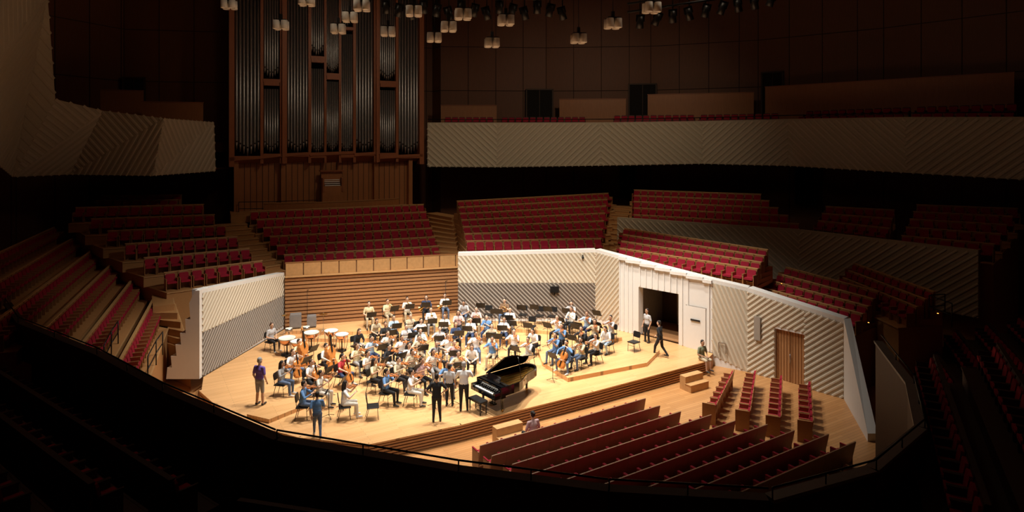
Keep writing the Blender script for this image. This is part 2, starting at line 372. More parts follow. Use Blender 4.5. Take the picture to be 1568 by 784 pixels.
def aisle(a,b,c,d_,n,z0,z1): block('aisle_stairs',a,b,c,d_,n,z0,z1,seats=False,margin=.1,front=.3)
aisle((-13.6,36),(-13.1,36.9),(-19.2,41.2),(-17.6,42.2),11,2.6,4.95)
aisle((-4.4,39.4),(-3.2,39.8),(-6.0,47.2),(-4.0,44.6),12,2.6,5.1)
aisle((5.9,39.6),(6.3,39.0),(8.1,50.2),(9.2,49.6),12,3.0,5.3)
aisle((-16.5,31.5),(-14.6,28.4),(-18.0,33.2),(-16.6,30.8),6,1.0,2.5)
aisle((12.4,31.2),(12.9,30.6),(13.6,34),(14.2,33.4),5,1.8,2.6)
# stalls
mb=MB(); rd=V((.848,.53)); rn=V((.53,-.848)); base=V((-1.54,21.2)); ends=[(4.8,25.2),(5.27,24.4),(5.9,23.9),(6.9,23.7),(7.6,23.2),(8.7,22.8),(9.4,22.4),(10.4,22.2),(11.0,21.7)]
fa=math.atan2(-rn.y,-rn.x)-math.pi/2
def stallseat(mb,x,y,z,a):
    old=mb.m; mb.m=TR(x,y,z,a)
    Rb=Matrix.Rotation(math.radians(12),3,'X')
    mb.cbox((0,-.20,.60),(.45,.06,.44),m_red,Rb,.05)
    mb.cbox((0,-.25,.53),(.565,.035,.74),m_stallw,Rb,.01)
    mb.cbox((0,.02,.42),(.46,.44,.10),m_red,None,.03)
    for s in(-1,1):
        mb.box((s*.275,0,.31),(.03,.44,.62),m_stallw); mb.box((s*.275,.05,.63),(.05,.34,.03),m_red)
    mb.m=old
for i,e in enumerate(ends):
    L_=base+rn*(.8*i)-rd*(0 if i<3 else 2.5); n=int((V(e)-L_).dot(rd)/.57)
    off=L_+rd*((V(e)-L_).dot(rd))
    for k in range(n):
        p=off-rd*(.57*k); stallseat(mb,p.x,p.y,-.6,fa)
mb.obj('stalls_seats')
for (f,nr) in(((9.5,28.3),(7.75,25.0)),((10.5,28.3),(8.8,24.4)),((11.4,27.7),(9.75,23.9)),((12.3,27.0),(10.75,23.5))):
    mb=MB(); f=V(f);nr=V(nr); dd=(nr-f).normalized(); q=V((dd.y,-dd.x)); q=-q if q.x>0 else q
    n=int((nr-f).length/.56)+1; a_=math.atan2(q.y,q.x)-math.pi/2
    for k in range(n):
        p=f+(nr-f)*(k/(n-1)); seat(mb,p.x,p.y,-.6,a_,m_seatw)
    p=nr+dd*.3; mb.box((p.x,p.y,-.2),(.05,.5,.8),m_seatw,Matrix.Rotation(math.atan2(dd.y,dd.x),3,'Z'))
    mb.obj('stalls_side_seats')
# ------------------------------------------------------------------ parapets
def parapet(name,pts,thick,mback,mrib,ang,sp,nrm,cap=True,w=.12,dep=.05):
    mb=MB()
    for i in range(len(pts)-1):
        p,q=pts[i],pts[i+1]; dx=V((q[0]-p[0],q[1]-p[1])).normalized(); o=V((-dx.y,dx.x))*thick
        poly=[(p[0],p[1]),(q[0],q[1]),(q[0]+o.x,q[1]+o.y),(p[0]+o.x,p[1]+o.y)]
        vs=[(x,y,z) for (x,y),z in zip(poly,(p[2],q[2],q[2],p[2]))]+[(x,y,z) for (x,y),z in zip(poly,(p[3],q[3],q[3],p[3]))]
        mb.add(vs,[(3,2,1,0),(4,5,6,7),(0,1,5,4),(1,2,6,5),(2,3,7,6),(3,0,4,7)],mback)
        ribs(mb,[(p[0],p[1],p[2]),(q[0],q[1],q[2]),(q[0],q[1],q[3]-.12),(p[0],p[1],p[3]-.12)],ang*(1 if i%2 else -1),sp,w,dep,mrib,nrm)
    return mb
mb=parapet('p',[(7.0,42.6,2.5,5.3),(16.6,37,2.2,5.25),(22,30.2,2,5.2)],.3,m_balc,m_balcr,math.radians(40),.28,(0,20,2),dep=.03); mb.obj('terrace_parapet')
RB=[(-6.6,50,8.4,11.85),(-1.2,50.3,8.35,11.85),(6.9,49.6,8.5,11.85),(14.3,48,8.7,11.9),(19.4,45,8.65,11.95),(24,39,8.45,11.85),(28,35,8.25,11.7),(31,28,8.1,11.6)]
mb=parapet('b',RB,.4,m_balc,m_balcr,math.radians(42),.34,(0,20,8),w=.2,dep=.045)
for i in range(len(RB)-1):
    p,q=RB[i],RB[i+1]; mb.prism([(p[0],p[1]+.2),(q[0]+.1,q[1]+.2),(q[0]+5.5,q[1]+6),(p[0]+(0 if i==0 else 5.5),p[1]+6)],9.6,10.2,m_wallwood)
for i in range(len(RB)-1):
    p,q=RB[i],RB[i+1]; mb.tube([(p[0],p[1]+.1,p[3]+.25),(q[0],q[1]+.1,q[3]+.25)],.03,m_blackm)
mb.obj('balcony_right')
def bseats(pts,z,rows=2):
    mb=MB()
    for r in range(rows):
        for i in range(len(pts)-1):
            p=V(pts[i]);q=V(pts[i+1]); dd=(q-p).normalized(); nb=V((-dd.y,dd.x)); n=int((q-p).length/.58)
            for k in range(n):
                c=p+dd*(.58*k+.3)+nb*(1.2*r); a_=math.atan2(-nb.y,-nb.x)-math.pi/2
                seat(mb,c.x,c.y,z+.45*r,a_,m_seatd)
    mb.obj('balcony_seats')
bseats([(-5.5,51.5),(-1,51.8),(6.5,51.2)],11.1); bseats([(8,51),(14.3,49.6),(19.8,46.8)],11.2); bseats([(20.5,46.2),(25.2,40.5),(29.3,36.5)],11.3)
def screen(p,q,z0,z1):
    mb=MB(); p=V(p);q=V(q); dd=(q-p).normalized(); c=(p+q)/2; R=Matrix.Rotation(math.atan2(dd.y,dd.x),3,'Z')
    mb.box((c.x,c.y,(z0+z1)/2),((q-p).length,.12,z1-z0),m_base,R); mb.box((c.x,c.y,z1+.03),((q-p).length+.05,.2,.06),m_case,R)
    mb.obj('balcony_screen')
screen((-6,54),(-1.3,54.2),10.2,13.4); screen((4,54),(9.5,53.4),10.2,13.9); screen((11.2,52.8),(19,50.3),10.2,14.2); screen((19.8,50),(31,39.5),10.2,14.6)
mb=MB()
LBt=[(-25.9,36.3,12.75),(-24.6,38.5,12.2),(-21,38.6,11.75),(-20.3,43.6,11.67)]
LBb=[(-28.1,36,8.35),(-26.8,38.8,8.35),(-21.5,38.3,8.3),(-20.1,43.4,8.35)]
polys=[[LBb[i],LBb[i+1],LBt[i+1],LBt[i]] for i in range(3)]
polys.append([(-28.1,36,8.35),LBt[0],(-24.9,34.3,18.2),(-24.5,33.5,22),(-22.5,25,23),(-22.8,26,11.0)])
for i,Pq in enumerate(polys):
    if i<3:
        for tri in((Pq[0],Pq[1],Pq[2]),(Pq[0],Pq[2],Pq[3])):
            mb.add(tri,[(0,1,2)],m_balc); ribs(mb,tri,math.radians([50,62,50][i]) if tri[1]==Pq[1] else math.radians([95,100,96][i]),.34,.2,.035,m_balcr,(0,20,8))
    else:
        mb.add(Pq,[(0,1,2),(0,2,5),(2,3,4),(2,4,5)],m_balc)
        for tri in((0,1,2),(0,2,5),(2,3,4),(2,4,5)): ribs(mb,[Pq[k] for k in tri],math.radians(60),.45,.2,.03,m_balc,(0,20,8))
mb.prism([(-28,40.2),(-21.6,40.2),(-20.9,44),(-20.9,47.5),(-30,47)],9.6,10.3,m_wallwood)
mb.prism([(-28,39.0),(-22,39.0),(-20.7,43.8),(-20.7,47.5),(-30,47)],8.4,8.5,m_wallwood)
mb.obj('balcony_left')
screen((-29.5,45.2),(-26.6,46.2),10.3,14.0); screen((-25.6,44.3),(-22,45.6),10.3,13.1)
# ------------------------------------------------------------------ hall walls
def wallline(name,pts,z0,z1,seam=1.6):
    mb=MB()
    for i in range(len(pts)-1):
        p=V(pts[i]);q=V(pts[i+1]); dd=(q-p).normalized(); o=V((-dd.y,dd.x))*.3; 
        mb.prism([tuple(p),tuple(q),tuple(q+o),tuple(p+o)],z0,z1,m_wallwood)
        R=Matrix.Rotation(math.atan2(dd.y,dd.x),3,'Z'); n=int((q-p).length/seam)
        for k in range(n+1):
            c=p+dd*(k*seam)-o*.04; mb.box((c.x,c.y,(z0+z1)/2),(.05,.04,z1-z0),m_wallseam,R)
        for zz in(14.8,18.6):
            if z0<zz<z1: c=(p+q)/2-o*.04; mb.box((c.x,c.y,zz),((q-p).length,.04,.05),m_wallseam,R)
    return mb.obj(name)
wallline('wall_right',[(-6.2,55.5),(3,56.2),(12,55.3),(20,52),(27,46.5),(33.5,39),(35,28),(35,-4)],-.6,24,2.4)
wallline('wall_left',[(-31,-4),(-31,30),(-31,40),(-28.5,47),(-20.3,48.5)],-.6,24,2.4)
wallline('wall_organ_recess',[(-20.3,48.5),(-20.3,50.5),(-7,56.5),(-6.2,55.5)],-.6,24,2)
mb=MB(); mb.prism([(-34,-4),(36,-4),(36,60),(-34,60)],24,24.2,m_wallwood); mb.obj('ceiling')
mb=MB(); mb.prism([(-32,-4.3),(36,-4.3),(36,-4),(-32,-4)],-.6,24,m_wallwood); mb.obj('wall_rear')
for i,(x,y,z0,z1,w,a_) in enumerate([(2.4,55.85,10.4,14.9,2.3,.06),(11.2,55.0,11,15.3,2.3,-.15),(20.8,51.2,12,15.9,1.6,-.6),(-27.5,46.6,10.3,15,1.4,.2),(22.5,49.2,5.5,8.4,1.4,-.67),(10,55.2,5.5,8.2,1.4,-.15)]):
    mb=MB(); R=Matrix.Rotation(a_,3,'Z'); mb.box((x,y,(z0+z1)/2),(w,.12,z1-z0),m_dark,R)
    for s in(-1,1):
        mb.box((x+s*w/2*math.cos(a_),y+s*w/2*math.sin(a_)-.05,(z0+z1)/2),(.12,.2,z1-z0),m_seatd,R)
    mb.box((x,y-.05,z1),(w+.12,.2,.12),m_seatd,R); mb.box((x,y-.1,(z0+z1)/2),(.05,.05,z1-z0),m_seatd,R)
    mb.obj('door_%d'%(i+3))
# ------------------------------------------------------------------ organ
ou=V((12.2,5.7)).normalized(); oa=math.atan2(ou.y,ou.x)
OM=TR(-19.4,44.3,0,oa)
mb=MB(); mb.m=OM
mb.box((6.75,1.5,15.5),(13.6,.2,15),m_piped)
for s in(0,13.6): mb.box((s,.75,15.6),(.35,1.7,14),m_case)
posts=[(1.95,.2),(3.39,.48),(5.2,.2),(6.3,.16),(7.36,.16),(8.42,.2),(10.1,.45),(11.67,.2)]
for s,w in posts: mb.box((s,.25,15.7),(w,.5,13.8),m_case)
mb.box((3.39,-.1,15.7),(.2,.3,13.8),m_case); mb.box((10.1,-.1,15.7),(.18,.3,13.8),m_case)
def pipe(x,z,r,L,y=.25):
    foot=r*5
    mb.tube([(x,y,z),(x,y,z+foot),(x,y,z+L)],[r*.25,r,r],m_pipe,10)
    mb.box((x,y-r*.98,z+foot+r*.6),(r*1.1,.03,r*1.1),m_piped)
def sec(s0,s1,z,n,L,slope=0,arch=0):
    w=(s1-s0)/n
    for i in range(n):
        t=(i+.5)/n; h=L+slope*t+arch*(1-abs(2*t-1)); pipe(s0+w*(i+.5),z+.5*abs(2*t-1),w*.44,h-.5*abs(2*t-1))
    mb.box(((s0+s1)/2,.3,z-.12),(s1-s0+.1,.7,.22),m_case)
secs=[(.2,1.85,9.35,7,15),(3.65,5.1,9.5,7,14),(5.3,6.22,9.4,6,6.3),(6.4,7.28,9.6,7,5.2),(7.45,8.32,9.4,6,9),(8.52,9.85,9.5,6,14),(10.35,11.57,9.5,8,4.8),(11.8,13.42,9.3,7,15),
      (2.08,3.1,9.5,6,4.6),(2.08,3.1,14.8,6,9),(10.35,11.57,15.0,8,8),(5.3,6.22,16.6,6,6),(6.4,7.28,15.4,8,8),(7.45,8.32,18.9,6,5)]
for q in secs: sec(*q)
for s0,s1,z in((2.08,3.1,14.5),(10.35,11.57,14.7),(6.4,7.28,15.1),(5.3,6.22,16.3)):
    mb.box(((s0+s1)/2,.1,z),(s1-s0,.35,.35),m_case)
for s0,s1,dz in((-.15,1.95,0),(1.95,3.2,.15),(3.2,5.2,.25),(5.2,8.4,.3),(8.4,10.3,.25),(10.3,13.7,.05)):
    vs=[(s0,-.1,9.0+dz),(s1,-.1,9.15+dz),(s1,.9,8.8),(s0,.9,8.7),(s0,-.1,9.25+dz),(s1,-.1,9.35+dz),(s1,.9,9.35),(s0,.9,9.3)]
    mb.add(vs,[(3,2,1,0),(4,5,6,7),(0,1,5,4),(1,2,6,5),(2,3,7,6),(3,0,4,7)],m_case)
mb.box((6.5,.9,7.0),(12.4,.2,4.2),m_base)
for k in range(32): mb.box((.45+k*.4,.78,7.0),(.03,.03,4.1),m_seatd)
for s in(.3,3.4,10.1,12.8): mb.box((s,.6,7.0),(.3,.7,4.2),m_base)
mb.box((6.5,-.5,5.2),(13.2,3.2,.5),m_step)
mb.obj('pipe_organ')
mb=MB(); mb.m=OM
mb.box((6.75,-.2,6.3),(1.5,.7,1.6),m_base); mb.box((6.75,.1,7.6),(1.5,.3,1.1),m_base)
for k in range(4): mb.box((6.75,-.35+.12*k,7.15+.13*k),(1.1,.2,.05),m_key)
for s in(-.68,.68): mb.box((6.75+s,-.25,7.2),(.12,.7,1.0),m_case)
mb.box((6.75,0,8.2),(1.7,.6,.08),m_case); mb.box((6.75,-1.0,5.85),(1.3,.35,.08),m_case)
for s in(-.55,.55): mb.box((6.75+s,-1.0,5.65),(.08,.3,.4),m_case)
mb.obj('organ_console')
mb=MB(); mb.m=OM
for k in range(16):
    t=k/15; x=2+9.5*t; y=-2.0+.9*(2*t-1)**2
    if k: mb.prism([(px,py),(x,y),(x,y+.12),(px,py+.12)],4.8,6.05,m_base); mb.prism([(px,py-.03),(x,y-.03),(x,y+.15),(px,py+.15)],6.05,6.12,m_seatw)
    px,py=x,y
mb.obj('organ_gallery_rail')
# ------------------------------------------------------------------ foreground loge
PP=[(-20,25.5),(-17.4,22.8),(-12.4,19.4),(-8.9,16.6),(-5,13.9),(-1,12.6),(1.8,11.9),(4.6,11.6),(7,12.6),(9.1,14.4),(10.5,17),(11.7,20.6)]
mb=MB()
for i in range(len(PP)-1):
    p=V(PP[i]);q=V(PP[i+1]); dd=(q-p).normalized(); o=V((dd.y,-dd.x))*.16
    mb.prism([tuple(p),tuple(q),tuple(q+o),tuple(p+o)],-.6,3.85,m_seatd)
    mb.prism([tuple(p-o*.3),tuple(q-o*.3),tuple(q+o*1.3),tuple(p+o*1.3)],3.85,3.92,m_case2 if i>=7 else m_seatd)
    mb.tube([(p.x+o.x,p.y+o.y,4.12),(q.x+o.x,q.y+o.y,4.12)],.02,m_blackm)
    for k in range(2):
        c=p+(q-p)*(k/2)+o; mb.tube([(c.x,c.y,3.9),(c.x,c.y,4.12)],.015,m_blackm)
mb.obj('loge_parapet')
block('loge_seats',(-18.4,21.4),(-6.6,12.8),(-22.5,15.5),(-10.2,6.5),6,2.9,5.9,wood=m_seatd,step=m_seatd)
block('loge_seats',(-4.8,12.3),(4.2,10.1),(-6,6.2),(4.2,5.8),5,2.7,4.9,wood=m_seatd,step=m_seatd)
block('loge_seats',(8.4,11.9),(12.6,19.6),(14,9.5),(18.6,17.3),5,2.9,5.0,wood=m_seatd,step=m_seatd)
def guard(pts,h=.95):
    mb=MB(); P=[V(p) for p in pts]
    for a_,b_ in zip(P,P[1:]):
        for z in(h,h*.5): mb.tube([a_+V((0,0,z)),b_+V((0,0,z))],.022,m_blackm)
    for p in P: mb.tube([p,p+V((0,0,h))],.022,m_blackm)
    mb.obj('guard_rail')
guard([(-13.2,23.2,1.6),(-13.9,25,1.6),(-14.3,26.2,1.6)]); guard([(-14.6,22.9,2.1),(-15.4,24.6,2.1),(-16,26,2.1)])
guard([(17.6,25.6,2.9),(17.6,27,2.9),(18.4,27.2,2.9)]); guard([(-19,44.5,5.2),(-16.5,44.9,5.2),(-14,46,5.2)])
for p in((12.0,31.9,3.2),(13.9,33.0,3.0),(15.6,28.0,2.4),(17.9,26.9,3.1),(9.0,23.2,-.2),(20.8,35.5,4.7),(-26.7,44,10.5)):
    mb=MB(); mb.cyl((p[0],p[1],p[2]-.04),.05,.05,m_blackm); mb.ell(p,(.035,.035,.03),m_exit,8,5); mb.obj('step_light')
# ------------------------------------------------------------------ ceiling rig
mb=MB()
def ringpts(cx,cy,r,a0,a1,n,z): return [(cx+r*math.cos(a0+(a1-a0)*i/n),cy+r*math.sin(a0+(a1-a0)*i/n),z) for i in range(n+1)]
N=40; A=ringpts(1.2,29,5.6,0,2*math.pi,N,18.0); Bq=ringpts(1.2,29,3.4,0,2*math.pi,N,17.8)
for i in range(N):
    vs=[A[i],A[i+1],Bq[i+1],Bq[i]]; vs+=[(x,y,z+.5) for x,y,z in vs]
    mb.add(vs,[(3,2,1,0),(4,5,6,7),(0,1,5,4),(2,3,7,6)],m_canopy)
mb.obj('acoustic_canopy')
lm=MB()
for dx in(-.2,.2):
    for dy in(-.2,.2):
        lm.lathe([(.02,.42),(.17,.42),(.18,0),(.15,-.02),(.13,.05),(.02,.1)],(dx,dy,0),m_lampw,14)
        lm.ell((dx,dy,.06),(.08,.08,.03),m_lampe,8,5)
lm.box((0,0,.45),(.6,.6,.05),m_black); lm.tube([(0,0,.45),(0,0,7.5)],.015,m_blackm,6); lm.box((0,0,.62),(.14,.14,.3),m_black)
lme=lm.mesh('pendant_lamp')
pend=[(-15.03,34,17.41),(-11.91,33,16.14),(-9.95,31,16.95),(-8.96,33,15.94),(-7.04,30,16.49),(-8.1,32,16.35),(-6.39,33,15.81),(-4.6,30,16.24),(-4.01,33,15.50),(-3.07,31,15.69),
 (-2.22,29,15.89),(-1.03,33,15.23),(-.29,30,15.81),(3.33,32,15.28),(4.73,30,15.66),(6.33,29,16.19)]
for x,y,z in pend: place(lme,'pendant_lamp',TR(x,y,z,.15))
mb=MB()
def can(x,y,z,t):
    R=Matrix.Rotation(t,3,'Y')@Matrix.Rotation(.3,3,'X'); old=mb.m; mb.m=Matrix.Translation((x,y,z))@R.to_4x4()
    mb.lathe([(.02,.3),(.12,.3),(.16,.1),(.19,-.26),(.18,-.26),(.12,-.05)],(0,0,0),m_black,10); mb.box((0,0,.22),(.42,.03,.34),m_blackm); mb.m=old
    mb.tube([(x,y,z+.2),(x,y,17.9)],.03,m_black,6)
for k in range(15): can(-6.2+k*.62,31.5,16.9-.15*(k%3),.3*math.sin(k*2.1))
for k in range(9): can(6.1+k*.78,30.5,16.0+k*.13,.35*math.sin(k*1.7))
mb.tube([(-8,31.5,17.5),(4,31.5,17.5)],.06,m_blackm); mb.tube([(-8,31.5,17.9),(4,31.5,17.9)],.06,m_blackm)
mb.tube([(5.5,30.5,16.5),(13.5,30.5,17.7)],.06,m_blackm); mb.tube([(5.5,30.5,16.9),(13.5,30.5,18.1)],.06,m_blackm)
mb.obj('stage_lighting_truss')
# ------------------------------------------------------------------ people
def tone(n,c,r=.7): return mat(n,c,r,var=.08,scale=14)
skins=[tone('skin_a',(.62,.38,.26),.55),tone('skin_b',(.50,.29,.19),.55),tone('skin_c',(.70,.46,.34),.55)]
hairs=[tone('hair_black',(.02,.014,.012)),tone('hair_brown',(.07,.035,.02)),tone('hair_darkbrown',(.035,.02,.014)),tone('hair_grey',(.35,.34,.34))]
cl={k:tone('cloth_'+k,v,.85) for k,v in dict(white=(.82,.82,.82),offwhite=(.70,.67,.61),black=(.015,.015,.018),navy=(.03,.05,.12),blue=(.12,.25,.5),skyblue=(.38,.52,.68),
   grey=(.3,.3,.31),lightgrey=(.5,.5,.52),beige=(.5,.42,.3),olive=(.2,.22,.14),pink=(.62,.42,.42),red=(.5,.04,.05),jeans=(.11,.16,.27),purple=(.19,.12,.48),yellow=(.68,.6,.38),brown=(.2,.12,.07)).items()}
m_shoe=tone('shoe_dark',(.03,.028,.028),.5); m_shoew=tone('shoe_white',(.7,.7,.7),.5)
m_eye=tone('eye_dark',(.02,.015,.012),.3); m_lip=tone('lip',(.42,.16,.13),.5)
SK,TOP,BOT,HAIR,SHOE,EYE,FORE,SHIN,LIP=range(9)
def sdf(pr,P):
    if pr[0]=='c':
        a=np.array(pr[1]);b=np.array(pr[3]);ab=b-a;t=np.clip(((P-a)@ab)/max(1e-9,ab@ab),0,1)
        return np.linalg.norm(P-(a+t[:,None]*ab),axis=1)-(pr[2]*(1-t)+pr[4]*t)
    c=np.array(pr[1]);r=np.array(pr[2]);q=(P-c)
    if pr[4] is not None: q=q@np.array(pr[4])
    return (np.linalg.norm(q/r,axis=1)-1)*r.min()
def remesh(prims,vox,smooth=4):
    mb=MB(); dm=m_eye
    for p in prims:
        if p[0]=='c':
            mb.tube([p[1],p[3]],[p[2],p[4]],dm,12); mb.ell(p[1],(p[2],)*3,dm,12,8); mb.ell(p[3],(p[4],)*3,dm,12,8)
        else: mb.ell(p[1],p[2],dm,14,10,p[4])
    o=mb.obj('tmp'); md=o.modifiers.new('r','REMESH'); md.mode='VOXEL'; md.voxel_size=vox
    s=o.modifiers.new('s','SMOOTH'); s.factor=.5; s.iterations=smooth
    dg=bpy.context.evaluated_depsgraph_get(); dg.update(); e=o.evaluated_get(dg); me=bpy.data.meshes.new_from_object(e)
    n=len(me.vertices); co=np.empty(n*3); me.vertices.foreach_get('co',co); co=co.reshape(-1,3)
    F=[tuple(p.vertices) for p in me.polygons]; C=np.array([co[list(f)].mean(0) for f in F])
    D=np.stack([sdf(p,C) for p in prims]); lab=np.array([p[-1] if p[0]=='e' else p[5] for p in prims])[D.argmin(0)]
    bpy.data.objects.remove(o); bpy.data.meshes.remove(me)
    return co,F,lab
def cap(a,ra,b,rb,l): return ('c',tuple(a),ra,tuple(b),rb,l)
def el(c,r,l,R=None): return ('e',tuple(c),tuple(r),None,R,l)
def finger(mb,base,dirv,curl,L,m,r=.0095):
    pts=[base]; d=dirv.copy(); p=base.copy()
    for k,f in enumerate((.45,.32,.23)):
        p=p+d*L*f; pts.append(p.copy()); d=(d+curl*.75).normalized()
    mb.tube(pts,[r,r*.95,r*.85,r*.6],m,6)
def build_person(name,J,hairstyle='short',lean=0,headpitch=0,headyaw=0,shorts=False,skirt=False):
    pel=V(J['pel']); Rt=Matrix.Rotation(-lean,3,'X')
    def T(x,y,z): return pel+Rt@V((x,y,z))
    pr=[]
    pr.append(el(pel+V((0,0,-.01)),(.172,.13,.125),BOT)); 
    pr.append(el(T(0,0,.10),(.172,.128,.13),TOP,Rt)); pr.append(el(T(0,0,.2),(.162,.118,.15),TOP,Rt)); pr.append(el(T(0,.005,.34),(.18,.125,.17),TOP,Rt))
    pr.append(cap(T(-.15,0,.455),.06,T(.15,0,.455),.06,TOP)); pr.append(cap(T(0,0,.46),.085,T(0,0,.50),.06,TOP)); pr.append(cap(T(0,0,.50),.055,T(0,.01,.58),.052,SK))
    hands=[]
    for s,k in((-1,'L'),(1,'R')):
        sh=T(s*.185,0,.45); e=V(J['el'+k]); w=V(J['ha'+k])
        ue=(e-sh); e=sh+ue.normalized()*.29; fw=(w-e); w=e+fw.normalized()*min(.26,fw.length)
        mid=sh+(e-sh)*.72
        pr.append(cap(sh,.064,mid,.058,TOP)); pr.append(cap(mid,.046,e,.042,FORE)); pr.append(cap(e,.042,w,.029,FORE))
        hands.append((s,e,w))
        hp=pel+V((s*.095,0,-.02)); kn=V(J['kn'+k]); an=V(J['an'+k]); toe=an+V(J.get('toe'+k,(0,.17,-.045)))
        pr.append(cap(hp,.095,kn,.068,BOT)); 
        pr.append(cap(kn,.064 if not shorts else .055,kn+(an-kn)*.3,.062 if not shorts else .055,SHIN)); pr.append(cap(kn+(an-kn)*.3,.058,an,.044,SHIN))
        pr.append(cap(an+V((0,-.03,-.04)),.045,toe,.034,SHOE))
    co,F,lab=remesh(pr,.017,3)
    mats=[skins[0],cl['white'],cl['black'],hairs[0],m_shoe,m_eye,skins[0],cl['black'],m_lip]
    V_=[tuple(c) for c in co]; Fs=[list(f) for f in F]; Ls=list(lab)
    hc=T(0,.025,.70); Rh=Matrix.Rotation(headyaw,3,'Z')@Matrix.Rotation(-lean*.5-headpitch,3,'X')
    hp=[el((0,-.01,.03),(.075,.095,.09),SK),el((0,.015,-.025),(.062,.077,.095),SK),el((0,.05,-.092),(.034,.034,.028),SK),cap((0,.086,.012),.009,(0,.106,-.026),.014,SK),
        el((.074,-.005,-.01),(.012,.022,.032),SK),el((-.074,-.005,-.01),(.012,.022,.032),SK),cap((0,-.015,-.08),.05,(0,-.03,-.16),.05,SK),
        el((0,-.028,.056),(.082,.092,.08),HAIR),el((0,-.05,0),(.08,.07,.085),HAIR),
        el((.028,.088,.030),(.018,.008,.005),HAIR),el((-.028,.088,.030),(.018,.008,.005),HAIR)]
    if hairstyle=='long': hp+=[cap((0,-.07,0),.08,(0,-.10,-.2),.06,HAIR),cap((.07,-.03,.02),.03,(.075,-.04,-.15),.025,HAIR),cap((-.07,-.03,.02),.03,(-.075,-.04,-.15),.025,HAIR)]
    if hairstyle=='bun': hp+=[el((0,-.13,.06),(.045,.045,.045),HAIR)]
    if hairstyle=='pony': hp+=[cap((0,-.12,.04),.035,(0,-.16,-.14),.02,HAIR)]
    c2,F2,l2=remesh(hp,.0085,2)
    o=len(V_); V_+=[tuple(hc+Rh@V(c)) for c in c2]; Fs+=[[i+o for i in f] for f in F2]; Ls+=list(l2)
    tmpm={m_eye:EYE,m_lip:LIP,skins[0]:SK}
    ex=MB()
    for s in(-1,1): ex.ell(hc+Rh@V((s*.028,.086,.006)),(.012,.008,.008),m_eye,8,6)
    ex.ell(hc+Rh@V((0,.086,-.058)),(.024,.01,.007),m_lip,8,6)
    for (s,e,w) in hands:
        dv=(w-e).normalized(); up=V((0,0,1)) if abs(dv.z)<.85 else V((0,1,0))
        nn=(up-dv*up.dot(dv)).normalized(); ac=dv.cross(nn)*(-s)
        Rm=Matrix((ac,dv,nn)).transposed()
        ex.ell(w+dv*.05,(.041,.055,.017),skins[0],10,8,Rm)
        for q,Lf in((-.030,.062),(-.010,.076),(.011,.082),(.031,.070)):
            finger(ex,w+dv*.088+ac*q,dv,-nn,Lf,skins[0])
        finger(ex,w+dv*.03+ac*.035,(ac*.8+dv*.7).normalized(),-nn*.6,.062,skins[0],.011)
    o=len(V_); V_+=ex.v; Fs+=[[i+o for i in f] for f in ex.f]; Ls+=[tmpm[ex.mats[k]] for k in ex.mi]
    me=bpy.data.meshes.new(name); me.from_pydata(V_,[],Fs)
    for m in mats: me.materials.append(m)
    me.polygons.foreach_set('material_index',[int(x) for x in Ls]); me.polygons.foreach_set('use_smooth',[True]*len(Fs)); me.update()
    return me
def seatedJ(**k):
    J=dict(pel=(0,-.02,.58),knL=(-.15,.42,.53),knR=(.15,.42,.53),anL=(-.16,.40,.10),anR=(.16,.46,.10))
    J.update(k); return J
PJ={'violin':dict(J=seatedJ(elL=(-.26,.24,.86),haL=(-.19,.46,1.10),elR=(.40,.16,.86),haR=(.20,.38,1.0)),lean=.05,headyaw=.25),
 'lap':dict(J=seatedJ(elL=(-.27,.03,.78),haL=(-.12,.24,.68),elR=(.27,.03,.78),haR=(.10,.26,.68)),lean=.08),
 'lean':dict(J=seatedJ(elL=(-.26,.2,.78),haL=(-.1,.4,.68),elR=(.26,.2,.78),haR=(.14,.42,.66),anL=(-.12,.25,.1)),lean=.35,headpitch=.1),
 'cello':dict(J=seatedJ(knL=(-.30,.36,.50),knR=(.30,.36,.50),anL=(-.33,.34,.1),anR=(.33,.34,.1),elL=(-.36,.14,.98),haL=(-.14,.2,1.14),elR=(.42,.2,.86),haR=(.26,.42,.76)),lean=.1,headyaw=.1),
 'wind':dict(J=seatedJ(elL=(-.27,.14,.84),haL=(-.03,.27,.98),elR=(.27,.14,.80),haR=(.03,.34,.86)),lean=.05),
 'stand':dict(J=dict(pel=(0,0,.94),knL=(-.10,.02,.5),knR=(.11,.03,.5),anL=(-.11,-.02,.09),anR=(.13,.02,.09),elL=(-.25,-.03,1.12),haL=(-.24,.08,.88),elR=(.25,-.03,1.12),haR=(.23,.1,.88))),
 'hips':dict(J=dict(pel=(0,0,.94),knL=(-.10,.02,.5),knR=(.11,.03,.5),anL=(-.12,-.02,.09),anR=(.14,.02,.09),elL=(-.38,-.05,1.2),haL=(-.17,.1,1.0),elR=(.38,-.05,1.2),haR=(.17,.1,1.0)),headpitch=.15),
 'walk':dict(J=dict(pel=(0,0,.93),knL=(-.10,.2,.52),knR=(.10,-.06,.5),anL=(-.10,.26,.10),anR=(.10,-.34,.16),elL=(-.26,-.12,1.14),haL=(-.22,-.1,.88),elR=(.26,.08,1.13),haR=(.2,.28,.95)),lean=.06),
 'conduct':dict(J=dict(pel=(0,0,.94),knL=(-.10,.02,.5),knR=(.11,.03,.5),anL=(-.11,-.02,.09),anR=(.13,.02,.09),elL=(-.3,.12,1.14),haL=(-.24,.38,1.14),elR=(.3,.16,1.18),haR=(.22,.4,1.28)),headpitch=.1),
}
BM={}
def body(pose,hair,shorts=False):
    k=(pose,hair,shorts)
    if k not in BM:
        a_=PJ[pose]; BM[k]=build_person('body_%s_%s'%(pose,hair),a_['J'],hair,a_.get('lean',0),a_.get('headpitch',0),a_.get('headyaw',0),shorts)
    return BM[k]
